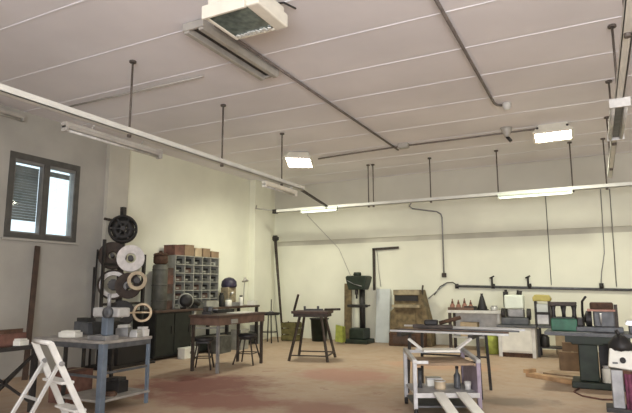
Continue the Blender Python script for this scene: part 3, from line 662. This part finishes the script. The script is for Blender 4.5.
# white cabinet with grinder
t = T('white_cabinet', 'white metal cabinet with a dark plinth under the grinder', 'cabinet', (-1.7, 13.45, 0))
box(-.36, .36, -.3, .3, .1, .66).build('body', 'white_paint', t, bevel=.012); box(-.34, .34, -.27, .27, .0, .1).build('plinth', 'brown_rust', t)
for x in (-.36, .36): box(x-.04, x+.04, -.31, .3, 0, .66).build('side_panel', 'white_metal', t, bevel=.008)
box(-.3, .3, -.315, -.3, .14, .6).build('door', 'white_paint', t, bevel=.006); box(-.42, .42, -.34, .34, .66, .71).build('worktop', 'slate', t, bevel=.006)
t = T('bench_grinder', 'grey grinder with a pale green head on the white cabinet', 'machine', (-1.74, 13.5, .71))
box(-.3, .3, -.2, .2, 0, .16).build('base', 'slate', t, bevel=.02); box(-.16, .2, -.14, .14, .16, .36).build('motor', 'grey_steel', t, bevel=.03)
box(-.22, .2, -.15, .18, .36, .68).build('head', 'green_white', t, bevel=.03); MB().tube([(.1, 0, .68), (.12, 0, .78)], .06, 12).build('cap', 'dark_iron', t)
for x in (-.26, .30): MB().lathe([(.02, -.04), (.13, -.04), (.13, .04), (.02, .04)], (x, -.05, .24), (1, 0, 0), 22, smooth=False).build('wheel', 'dark_iron', t)
# steel bench between
t = T('steel_bench', 'dark steel bench right of the white cabinet', 'bench', (-1.0, 13.6, 0))
box(-.26, .62, -.26, .3, .65, .71).build('worktop', 'slate', t, bevel=.006)
for x in (-.26, .58):
    for y in (-.22, .25): MB().bar((x, y, 0), (x, y, .63), .05).build('leg', 'dark_iron', t)
box(-.24, .58, -.2, .24, .2, .23).build('lower_shelf', 'dark_iron', t)
jar('black can on the lower shelf of the dark steel bench', (-1.14, 13.5, .23), .1, .28, 'black_plastic', 'dark_iron')
o = box(-.25, .25, -.01, .01, 0, .6).build('panel_sheet', 'lime_rag', loc=(-.72, 14.3, 0)); o.data.materials[0] = M['pale_card']; tag(o, 'pale upright sheet on the floor behind the dark steel bench', 'sheet')
t = T('gauge_machine', 'dark framed machine with pale panels and a yellow top on the steel bench', 'machine', (-1.14, 13.5, .711)); t.scale = (.72, 1, 1)
for x in (-.2, .2): box(x-.035, x+.035, -.14, .14, 0, .56).build('side_frame', 'dark_iron', t, bevel=.006)
box(-.17, .17, -.1, .1, .03, .24).build('lower_panel', 'pale_steel', t); box(-.17, .17, -.1, .1, .30, .48).build('upper_panel', 'board_bluish', t); box(-.2, .2, -.14, .1, .24, .30).build('crossbar', 'dark_iron', t)
m = MB(); m.prism([(-.27, .54), (.25, .54), (.28, .6), (.2, .68), (-.2, .69), (-.28, .62)], -.15, .15); m.build('top_cover', 'yellow', t, bevel=.02)
MB().tube([(.22, -.1, .2), (.36, -.14, .22)], .025, 8).build('crank', 'dark_iron', t)

# right bench, green press, dark machine
t = T('machine_bench', 'dark grey bench with a dark green pedestal at the right', 'bench', (-.2, 10.0, 0))
box(-.62, .85, -.3, .38, .80, .86).build('worktop', 'slate', t, bevel=.006)
m = MB(); m.box(-.14, .14, -.2, .15, .1, .8); m.prism([(-.22, .66), (.22, .66), (.32, .8), (-.32, .8)], -.22, .2); m.build('pedestal', 'dark_green', t, bevel=.015)
box(-.26, .62, -.32, .3, 0, .1).build('base', 'dark_green', t, bevel=.015); MB().bar((.7, .1, 0), (.7, .1, .8), .08).build('leg', 'dark_iron', t)
MB().bar((.36, -.1, .1), (.36, -.1, .8), .1).build('leg', 'dark_brown_iron', t); box(.15, .6, .16, .28, .1, .7).build('dark_backing', 'dark_iron', t)  # dark panel added at the back for the darkness under the bench
box(-.32, .6, -.26, .2, .70, .8).build('apron', 'dark_green', t)
t = T('arch_press', 'green press with a dark arch frame on the right bench', 'press', (-.53, 10.1, .86))
box(-.20, .20, -.16, .16, 0, .20).build('body', 'machine_green', t, bevel=.015); box(-.17, .17, -.13, .13, .2, .22).build('bed', 'dark_green', t)
for x in (-.16, .16): MB().lathe([(.045, .2), (.032, .26), (.032, .34), (.05, .42)], (x, 0, 0), seg=12).build('column', 'dark_iron', t)
m = MB(); m.prism([(-.22, .40), (.2, .40), (.21, .47), (-.21, .47)], -.07, .07); m.build('crosshead', 'dark_brown_iron', t, bevel=.015)
MB().lathe([(.03, .22), (.03, .3), (.05, .41)], (0, 0, 0), seg=12).build('ram', 'dark_iron', t)
pipe('lever_handle', 'black lever tip poking up right of the green press', 'lever', [(-.24, 10.3, .86), (-.25, 10.28, 1.2), (-.24, 10.2, 1.34), (-.18, 10.15, 1.42)], .02, 'black_plastic')
t = T('lathe', 'dark small lathe with a brown gear cover on the right bench', 'lathe', (-.03, 10.05, .86))
box(-.32, .36, -.12, .14, 0, .08).build('bed', 'slate', t, bevel=.01)
box(-.06, .25, -.14, .14, .08, .34).build('headstock', 'slate', t, bevel=.025); box(-.10, .24, -.15, .14, .36, .47).build('gear_cover', 'brown_rust', t, bevel=.02); box(-.14, .26, -.16, .15, .33, .36).build('rail', 'copper', t)
MB().lathe([(.04, -.05), (.13, -.05), (.13, .03), (.05, .06)], (-.13, 0, .2), (-1, 0, 0), 22, smooth=False).build('chuck', 'black_plastic', t)
box(-.31, -.21, -.1, .1, .08, .22).build('tailstock', 'dark_iron', t, bevel=.02); MB().tube([(.05, -.15, .12), (.05, -.26, .3)], .014, 8).build('lever', 'pale_steel', t)
MB().bar((.27, -.1, .08), (.27, -.1, .44), .05).build('side_post', 'dark_brown_iron', t)
t = T('grey_tool', 'grey angled steel machine at the right end of the bench', 'machine', (.62, 9.95, .86))
box(-.22, .2, -.12, .12, 0, .12).build('base', 'slate', t, bevel=.01); MB().bar((-.26, -.05, .16), (.16, -.05, .02), .09, .05).build('rail', 'pale_steel', t); MB().bar((.02, .05, .1), (.02, .05, .34), .08).build('upright', 'dark_iron', t)
box(-.25, .2, -.06, .12, .13, .20).build('arm', 'pale_steel', t, bevel=.01)
# stuff under and around right bench
carton('brown cardboard box on the floor behind the right bench pedestal', (-.52, 11.75, 0), (.46, .4, .34), 'cardboard', .1)
carton('smaller brown cardboard box on top of the one behind the bench pedestal', (-.50, 11.8, .35), (.36, .3, .16), 'cardboard', .0)
t = T('tool_crate', 'red brown crate on the base of the right bench', 'crate', (.30, 9.9, .1))
box(-.12, .10, -.2, .14, 0, .36).build('body', 'red_brown', t, bevel=.01); box(-.12, .10, -.21, -.2, .22, .28).build('grip', 'dark_wood', t)
jar('white plastic tub on the base of the right bench', (.05, 9.80, .1), .075, .26, 'white_paint', 'pale_steel')
o = MB().box(-.1, .1, -.1, .1, 0, .16).jitter(.02, 9).build('cloth_bundle', 'pale_steel', loc=(.3, 9.9, .46)); tag(o, 'pale cloth bundle on the red brown crate under the right bench', 'cloth')
t = T('floor_plank', 'orange brown plank lying on the floor before the right bench', 'plank', (-.60, 10.15, 0), -.60)
box(-.72, .62, -.08, .08, 0, .07).build('board', 'plank_wood', t, bevel=.006); box(-.72, -.66, -.13, .13, .07, .13).build('batten', 'plank_wood', t)
o = MB().box(-.5, .3, -.2, .2, 0, .03).build('floor_shading', 'dark_wood', loc=(-.45, 10.95, 0), rot=(0, 0, -.35)); o.data.materials[0] = M['ply_brown']; tag(o, 'flat brown sheet painting a dark shadow on the floor behind the orange plank', 'board')  # added sheet, stands in for the dark shadow beyond the plank
pipe('floor_cable', 'dark looped cable on the floor at the right bench base', 'cable', [(-.35, 9.66, .012), (-.42, 9.3, .012), (-.3, 9.0, .012), (-.05, 8.85, .012), (.2, 8.95, .012)], .012, 'red_brown')
# control pedestal at right edge
t = T('control_pedestal', 'grey pedestal with a white control box at the right picture edge', 'control box', (.20, 8.25, 0))
box(-.12, .02, -.1, .1, 0, .52).build('post', 'grey_steel', t, bevel=.01); box(-.2, .2, -.18, .18, 0, .05).build('base', 'dark_iron', t)
m = MB(); m.box(-.13, .15, -.1, .1, .52, .76, rot=(-.2, .12, 0)); m.build('control_box', 'white_paint', t, bevel=.012)
MB().tube([(.03, -.09, .65), (.03, -.135, .645)], .035, 12).build('dial', 'black_plastic', t); box(-.09, -.03, -.125, -.09, .60, .62).build('switch', 'slate', t)
t = T('black_hood', 'black conical hood on the white control box', 'hood', (.22, 8.27, .78))
MB().lathe([(.13, -.02), (.15, .02), (.14, .07), (.09, .14), (.04, .18)], seg=18).jitter(.008, 6).build('cone', 'black_plastic', t)
MB().tube([(0, 0, .16), (-.04, 0, .24)], .022, 8).build('knob', 'dark_iron', t)
m = MB()
for i in range(9):
    x = -.02+.033*i; m.tube([(x, -.02*math.sin(i*2.1), .48), (x+.005, -.03*math.sin(i*1.7), .25), (x, -.02*math.sin(i*2.5), .02)], .024, 8)
o = m.build('hanging_cloth', 'maroon', loc=(.27, 8.12, 0)); tag(o, 'maroon cloth hanging in front of the grey pedestal', 'cloth')

# ------------------------------------------------------------------ profile stand with long bars
t = T('profile_stand', 'dark trestle stand carrying long steel bars behind the grey trolley', 'stand', (-2.0, 8.3, 0))
for x in (-.62, .40):
    MB().bar((x, -.62, .90), (x, .68, .90), .06).build('beam', 'dark_iron', t)
    for y in (-.1, .55): MB().bar((x, y, .88), (x+(.03 if x > 0 else -.04), y+(.06 if y > 0 else -.06), 0), .04).build('leg', 'dark_iron', t)
for q in (-.1, .55): MB().bar((-.62, q, .5), (.40, q, .5), .025).build('stretcher', 'dark_iron', t)
def steel_bar(label, x0, x1, y, m, w=.034, h=.026, sk=0):
    o = MB().bar((0, 0, h/2), (x1-x0, sk, h/2), w, h).build('steel_bar', m, loc=(x0, y, .931)); tag(o, label, 'bar', 'long steel bars on the trestle stand')
steel_bar('bright steel bar nearest the camera on the trestle stand', -2.79, -1.10, 7.78, 'pale_steel')
steel_bar('dark steel bar just behind the nearest bright bar', -2.72, -1.2, 7.93, 'dark_iron', .06)
steel_bar('brown steel bar third from front on the trestle stand', -2.75, -1.15, 8.1, 'bench_brown', .05)
steel_bar('dark flat bar in the middle of the trestle stand', -2.5, -1.05, 8.45, 'slate', .06, .02)
steel_bar('pale bar second from the back on the trestle stand', -2.2, -1.0, 8.7, 'pale_steel', .03)
steel_bar('bright bar farthest back on the trestle stand', -2.93, -1.10, 8.88, 'pale_steel', .034)
t = T('pipe_clamp', 'dark heavy clamp lying across the bars on the trestle stand', 'clamp', (-2.28, 8.27, .958), .15)
box(-.3, .3, -.04, .04, 0, .06).build('bar', 'dark_brown_iron', t, bevel=.01); box(-.12, .08, -.07, .07, .05, .13).build('head', 'black_plastic', t, bevel=.02); MB().tube([(.1, 0, .08), (.42, .05, .17)], .03, 8).build('handle', 'brown_rust', t)

# ------------------------------------------------------------------ grey trolley
RZ = math.radians(27.4)
t = T('trolley', 'grey tubular trolley with brown top panel in the right foreground', 'trolley', (-1.92, 7.26, 0), RZ)
tw, td = .40, .36
for x in (-tw, tw):
    for y in (-td, td):
        h = .72 if y > 0 else .66
        MB().bar((x, y, .08), (x, y, h), .05).build('post', 'trolley_grey' if x < 0 else 'trolley_mauve', t, bevel=.004)
        MB().lathe([(.015, -.018), (.05, -.018), (.05, .018), (.015, .018)], (x, y, .05), (1, 0, 0), 16).build('caster', 'black_plastic', t)
for x in (-tw, tw): MB().bar((x, -td-.03, .66), (x, td, .73), .055, .045).build('side_rail', 'pale_steel' if x < 0 else 'trolley_grey', t, bevel=.005)
MB().bar((-tw, td, .70), (tw, td, .70), .04).build('back_rail', 'trolley_grey', t)
MB().bar((-tw, -td, .65), (-tw+.17, -td, .65), .04, .035).build('front_stub', 'pale_steel', t)
box(-tw+.03, tw-.03, -td+.05, td-.02, .60, .63).build('top_panel', 'ply_brown', t, bevel=.004)
box(-tw, tw, -td, td, .24, .27).build('shelf', 'trolley_grey', t); MB().bar((-tw, -td-.015, .25), (tw, -td-.015, .25), .03, .06).build('shelf_lip', 'pale_steel', t, bevel=.005)
box(-tw, tw, -td, td, .10, .12).build('bottom_shelf', 'slate', t)
box(tw-.012, tw+.012, -td, td, .27, .58).build('side_sheet', 'trolley_mauve', t)
# white folded tray
t = T('folded_tray', 'white sheet tray with flared ends on top of the grey trolley', 'tray', (-1.95, 7.38, .735), RZ)
box(-.24, .24, -.14, .16, 0, .02).build('bottom', 'white_paint', t)
for e, l in ((-1, .17), (1, .22)):
    MB().bar((e*.23, .0, .012), (e*(.23+l), .08, .15), .06, .025).build('wing', 'white_metal', t)
for e in (-1, 1): MB().bar((-.3*1, e*.0+.14, .0), (.3, e*.0+.14, .0), .03).build('rail', 'white_metal', t) if e > 0 else None
def onshelf(name, label, cat, lx, ly, build):
    p = V((-1.92, 7.26, 0)) + Matrix.Rotation(RZ, 3, 'Z') @ V((lx, ly, .271)); t = T(name, label, cat, p, RZ); build(t)
def bottle(t): MB().lathe([(.04, 0), (.045, .01), (.045, .16), (.02, .2), (.018, .25)], seg=16).build('body', 'slate', t); MB().lathe([(.022, .25), (.022, .28)], seg=12).build('cap', 'black_plastic', t)
onshelf('bottle', 'dark bottle on the trolley shelf at the right', 'bottle', .22, 0, bottle)
def tin(t): MB().lathe([(.07, 0), (.072, .01), (.072, .09), (.06, .1)], seg=18).build('body', 'hoop_tan', t); MB().ring(.07, .006, (0, 0, .1), (0, 0, 1), 18, 6).build('rim', 'white_metal', t)
onshelf('tin', 'tan tin on the trolley shelf in the middle', 'tin', -.02, -.05, tin)
def box_w(t): box(-.1, .1, -.08, .08, 0, .1).build('body', 'white_paint', t, bevel=.005); box(-.102, .102, -.082, .082, .08, .105).build('lid', 'pale_steel', t)
onshelf('small_box', 'white box on the trolley shelf behind the tan tin', 'box', -.05, .2, box_w)
def cup(t): MB().lathe([(.035, 0), (.045, .1), (.04, .1), (.03, .01)], seg=16).build('body', 'white_metal', t)
onshelf('cup', 'white cup on the trolley shelf right of the dark bottle', 'cup', .33, -.1, cup)
def tube_(t): MB().tube([(0, 0, 0), (0, 0, .22)], .03, 12).build('body', 'slate', t); MB().tube([(0, 0, .22), (0, 0, .25)], .032, 12).build('cap', 'dark_iron', t)
onshelf('canister', 'dark canister on the trolley shelf at the left', 'canister', -.26, .05, tube_)
def lean_board(label, lx, dx):
    r = Matrix.Rotation(RZ, 3, 'Z'); p = V((-1.92, 7.26, 0)) + r @ V((lx, -td-.05, 0)); t = T('white_board', label, 'board', p, RZ)
    MB().bar((0, 0, .285), (dx, -.95, .018), .13, .03).build('board', 'white_paint', t, bevel=.004)
lean_board('left of two white boards sloping from the trolley shelf to the floor', -.12, .10)
lean_board('right of two white boards sloping from the trolley shelf to the floor', .16, .13)

# ------------------------------------------------------------------ left foreground: cart, dark table, ladder
t = T('steel_cart', 'grey steel work cart with a blue front post in the left foreground', 'cart', (-5.65, 4.98, 0))
cx, cy = -1.38, .86
box(cx, 0, 0, cy, .87, .91).build('tabletop', 'cart_grey', t, bevel=.005)
box(-.78, 0, 0, cy, .145, .175).build('lower_shelf', 'cart_grey', t, bevel=.005)
m = MB(); m.bar((cx, .02, .84), (-.05, .02, .84), .03, .07).bar((-.02, .02, .84), (-.02, cy-.02, .84), .03, .07); m.build('apron', 'slate', t)
MB().bar((-.035, .035, .0), (-.035, .035, .87), .085).build('post', 'cart_blue', t, bevel=.006)
for x, y in ((-.035, cy-.035), (-.74, cy-.035), (-.74, .035), (cx+.04, .035), (cx+.04, cy-.035)): MB().bar((x, y, 0), (x, y, .87), .04).build('leg', 'cart_blue' if x > -.1 else 'dark_iron', t)
MB().bar((-.035, .05, .5), (-.035, cy-.04, .5), .03).bar((-.74, .05, .45), (-.04, .05, .45), .03).build('stretcher', 'slate', t)
t = T('winding_head', 'pale grey winding head on the steel cart beside the blue post', 'machine', (-5.72, 5.12, .91), 0)
box(-.28, .06, -.1, .12, 0, .06).build('base', 'grey_steel', t, bevel=.01); box(-.08, .03, -.06, .06, .06, .36).build('column', 'cart_blue', t, bevel=.015)
box(-.22, .26, -.09, .11, .30, .42).build('head', 'pale_steel', t, bevel=.02); MB().tube([(-.02, 0, .42), (-.02, 0, .60)], .025, 12).build('motor', 'grey_steel', t)
MB().lathe([(.02, -.03), (.07, -.03), (.07, .03), (.02, .03)], (.1, -.12, .36), (0, 1, 0), 18).build('pulley', 'slate', t)
t = T('hoop_holder', 'thin steel rod arm reaching from the winding head to the tan hoop', 'rod', (-5.63, 5.14, 1.25)); MB().tube([(0, 0, 0), (.0, .55, 0)], .011, 8).build('arm', 'hoop_tan', t); MB().bar((-.03, -.02, 0), (.02, -.02, 0), .04).build('clamp', 'slate', t)
t = T('hoop', 'tan hoop hanging on the rod arm above the steel cart', 'hoop', (-5.62, 5.60, 1.245)); MB().ring(.115, .018, (0, 0, 0), (.8, -.6, 0), 30, 8, flat=1.6).build('rim', 'hoop_tan', t); MB().bar((-.066, -.088, 0), (.066, .088, 0), .016).build('hub_bar', 'hoop_tan', t); MB().ring(.097, .006, (0, 0, 0), (.8, -.6, 0), 30, 6).build('inner_edge', 'brown_rust', t)
def lump(name, label, cat, loc, s, m, rz=0, sd=1, ml=None):
    t = T(name, label, cat, loc, rz); a, b, h = s
    MB().box(-a/2, a/2, -b/2, b/2, 0, h*.75).jitter(min(s)*.05, sd).build('body', m, t, bevel=.006); MB().box(-a*.4, a*.4, -b*.4, b*.4, h*.75, h).jitter(min(s)*.04, sd+1).build('top', ml or m, t, bevel=.005)
lump('metal_part', 'white plastic part lying on the left half of the steel cart', 'part', (-6.55, 5.2, .91), (.28, .16, .09), 'white_paint', .2, 2)
lump('metal_part', 'pale block at the near right edge of the steel cart top', 'part', (-5.72, 5.6, .91), (.12, .16, .10), 'pale_steel', .3, 5)
lump('tool_box', 'dark toolbox at the back of the steel cart top', 'toolbox', (-6.3, 5.62, .91), (.36, .22, .26), 'bin_dark', .1, 6, 'bin_grey')
lump('metal_part', 'grey casting between toolbox and winding head on the steel cart', 'part', (-5.98, 5.62, .91), (.18, .16, .16), 'grey_steel', .5, 8, 'white_metal')
lump('wire_basket', 'dark wire basket at the left rear of the steel cart top', 'basket', (-6.72, 5.6, .91), (.3, .2, .24), 'slate', .0, 10, 'bin_dark')
lump('metal_part', 'white crumpled bag at the right end of the steel cart top', 'bag', (-5.76, 5.76, .91), (.16, .10, .13), 'white_metal', .0, 12)
lump('motor', 'dark motor on the lower shelf of the steel cart', 'motor', (-5.95, 5.5, .175), (.26, .2, .2), 'black_plastic', .2, 14, 'dark_iron')
lump('metal_part', 'dark scrap on the front of the steel cart lower shelf', 'part', (-5.8, 5.28, .175), (.14, .1, .06), 'brown_rust', .6, 15)
carton('red brown carton on the floor under the left end of the steel cart', (-6.75, 5.42, 0), (.4, .4, .42), 'red_brown', .1)

t = T('dark_table', 'dark steel table with cross braces at the left picture edge', 'table', (-7.0, 4.35, 0))
box(-.5, .42, -.45, .42, .80, .85).build('tabletop', 'dark_iron', t, bevel=.005)
for x in (-.45, .37):
    for y in (-.4, .37): MB().bar((x, y, 0), (x, y, .8), .045).build('leg', 'dark_iron', t)
MB().bar((.37, -.4, .12), (.37, .37, .72), .03).bar((.37, -.4, .72), (.37, .37, .12), .03).bar((-.45, .37, .1), (.37, .37, .72), .03).build('brace', 'dark_iron', t)
t = T('red_crate', 'red brown crate on the dark table at the left picture edge', 'crate', (-6.95, 4.42, .85), .2)
box(-.26, .26, -.2, .2, 0, .02).build('bottom', 'red_brown', t)
for a in ((-.26, .26, -.2, -.18), (-.26, .26, .18, .2), (-.26, -.24, -.18, .18), (.24, .26, -.18, .18)): box(*a, 0, .16).build('side', 'red_brown', t)
MB().box(-.22, .22, -.16, .16, .02, .19).jitter(.03, 4).build('contents', 'brown_rust', t)
lump('paper_bundle', 'white crumpled paper on the corner of the dark table', 'paper', (-6.68, 4.55, .85), (.13, .16, .09), 'white_paint', .3, 20)

t = T('stepladder', 'white aluminium stepladder in the left foreground', 'ladder', (-4.64, 3.38, 0), math.radians(77.5))
hw = .19
for s in (-1, 1):
    MB().bar((0, s*(hw-.02), 1.09), (.54, s*(hw+.03), 0), .055, .03, (0, 1, 0)).build('front_rail', 'white_metal', t, bevel=.004)
    MB().bar((.10, s*(hw-.035), .90), (-.40, s*(hw+.0), 0), .035, .025, (0, 1, 0)).build('rear_rail', 'pale_steel', t, bevel=.004)
    MB().tube([(.10, s*(hw-.05), .90), (.10, s*(hw+.03), .90)], .022, 10).build('hinge', 'grey_steel', t)
    box(.51, .57, s*(hw+.03)-.025, s*(hw+.03)+.025, 0, .03).build('foot', 'black_plastic', t)
MB().tube([(0, -hw+.02, 1.09), (0, hw-.02, 1.09)], .022, 10).build('top_bar', 'white_metal', t)
for z in (.18, .45, .72):
    x = .54*(1-z/1.09); box(x-.07, x+.05, -hw-.01, hw+.01, z-.012, z+.012).build('tread', 'white_metal', t, bevel=.004)
for z in (.3, .6): 
    x = .10-.5*(1-z/.9); MB().bar((x, -hw, z), (x, hw, z), .022).build('rear_brace', 'pale_steel', t)

# ------------------------------------------------------------------ light, world, camera
w = bpy.data.worlds.new('World'); sc.world = w; w.use_nodes = True
nt = w.node_tree; bg = nt.nodes['Background']
bg.inputs['Color'].default_value = (.88, .96, 1.0, 1); bg.inputs['Strength'].default_value = 1.5
def area(name, loc, rot, sx, sy, power, col):
    l = bpy.data.lights.new(name, 'AREA'); l.shape = 'RECTANGLE'; l.size = sx; l.size_y = sy; l.energy = power; l.color = col
    o = bpy.data.objects.new(name, l); C.objects.link(o); o.location = loc; o.rotation_euler = rot; return o
area('daylight_fill', (2.0, YF+.05, 1.9), (PI/2+.8, 0, .15), 6.6, 3.6, 1230, (.98, .96, 1.0))  # added unseen fill behind the camera, tilted up to brighten the ceiling
def spot(name, loc, tgt, power, size, col):
    l = bpy.data.lights.new(name, 'SPOT'); l.energy = power; l.spot_size = size; l.spot_blend = .8; l.shadow_soft_size = .2; l.color = col
    o = bpy.data.objects.new(name, l); C.objects.link(o); o.location = loc; o.rotation_euler = (V(tgt)-V(loc)).to_track_quat('-Z', 'Y').to_euler(); return o
spot('flood_beam', (-6.30, 11.15, 4.50), (-7.2, 12.6, 0), 430, math.radians(150), (1, .985, .79))
spot('flood_beam', (-.58, 11.5, 4.48), (-.9, 12.5, 0), 400, math.radians(150), (1, .985, .80))

cam = bpy.data.cameras.new('camera'); co = bpy.data.objects.new('camera', cam); C.objects.link(co); sc.camera = co
cam.sensor_width = 36; cam.sensor_fit = 'HORIZONTAL'; cam.lens = 535.3/632*36; cam.clip_start = .05
yaw, pit, rol = (math.radians(a) for a in (27.414, 8.481, -.127))
fwd = V((-math.sin(yaw)*math.cos(pit), math.cos(yaw)*math.cos(pit), math.sin(pit))); r0 = V((math.cos(yaw), math.sin(yaw), 0)); u0 = r0.cross(fwd)
r = r0*math.cos(rol)+u0*math.sin(rol); u = -r0*math.sin(rol)+u0*math.cos(rol)
co.matrix_world = Matrix(((r.x, u.x, -fwd.x, 0), (r.y, u.y, -fwd.y, 0), (r.z, u.z, -fwd.z, 1.6), (0, 0, 0, 1)))
vs = sc.view_settings; vs.view_transform = 'Standard'; vs.look = 'None'; vs.gamma = 1; vs.exposure = 0; vs.use_curve_mapping = False
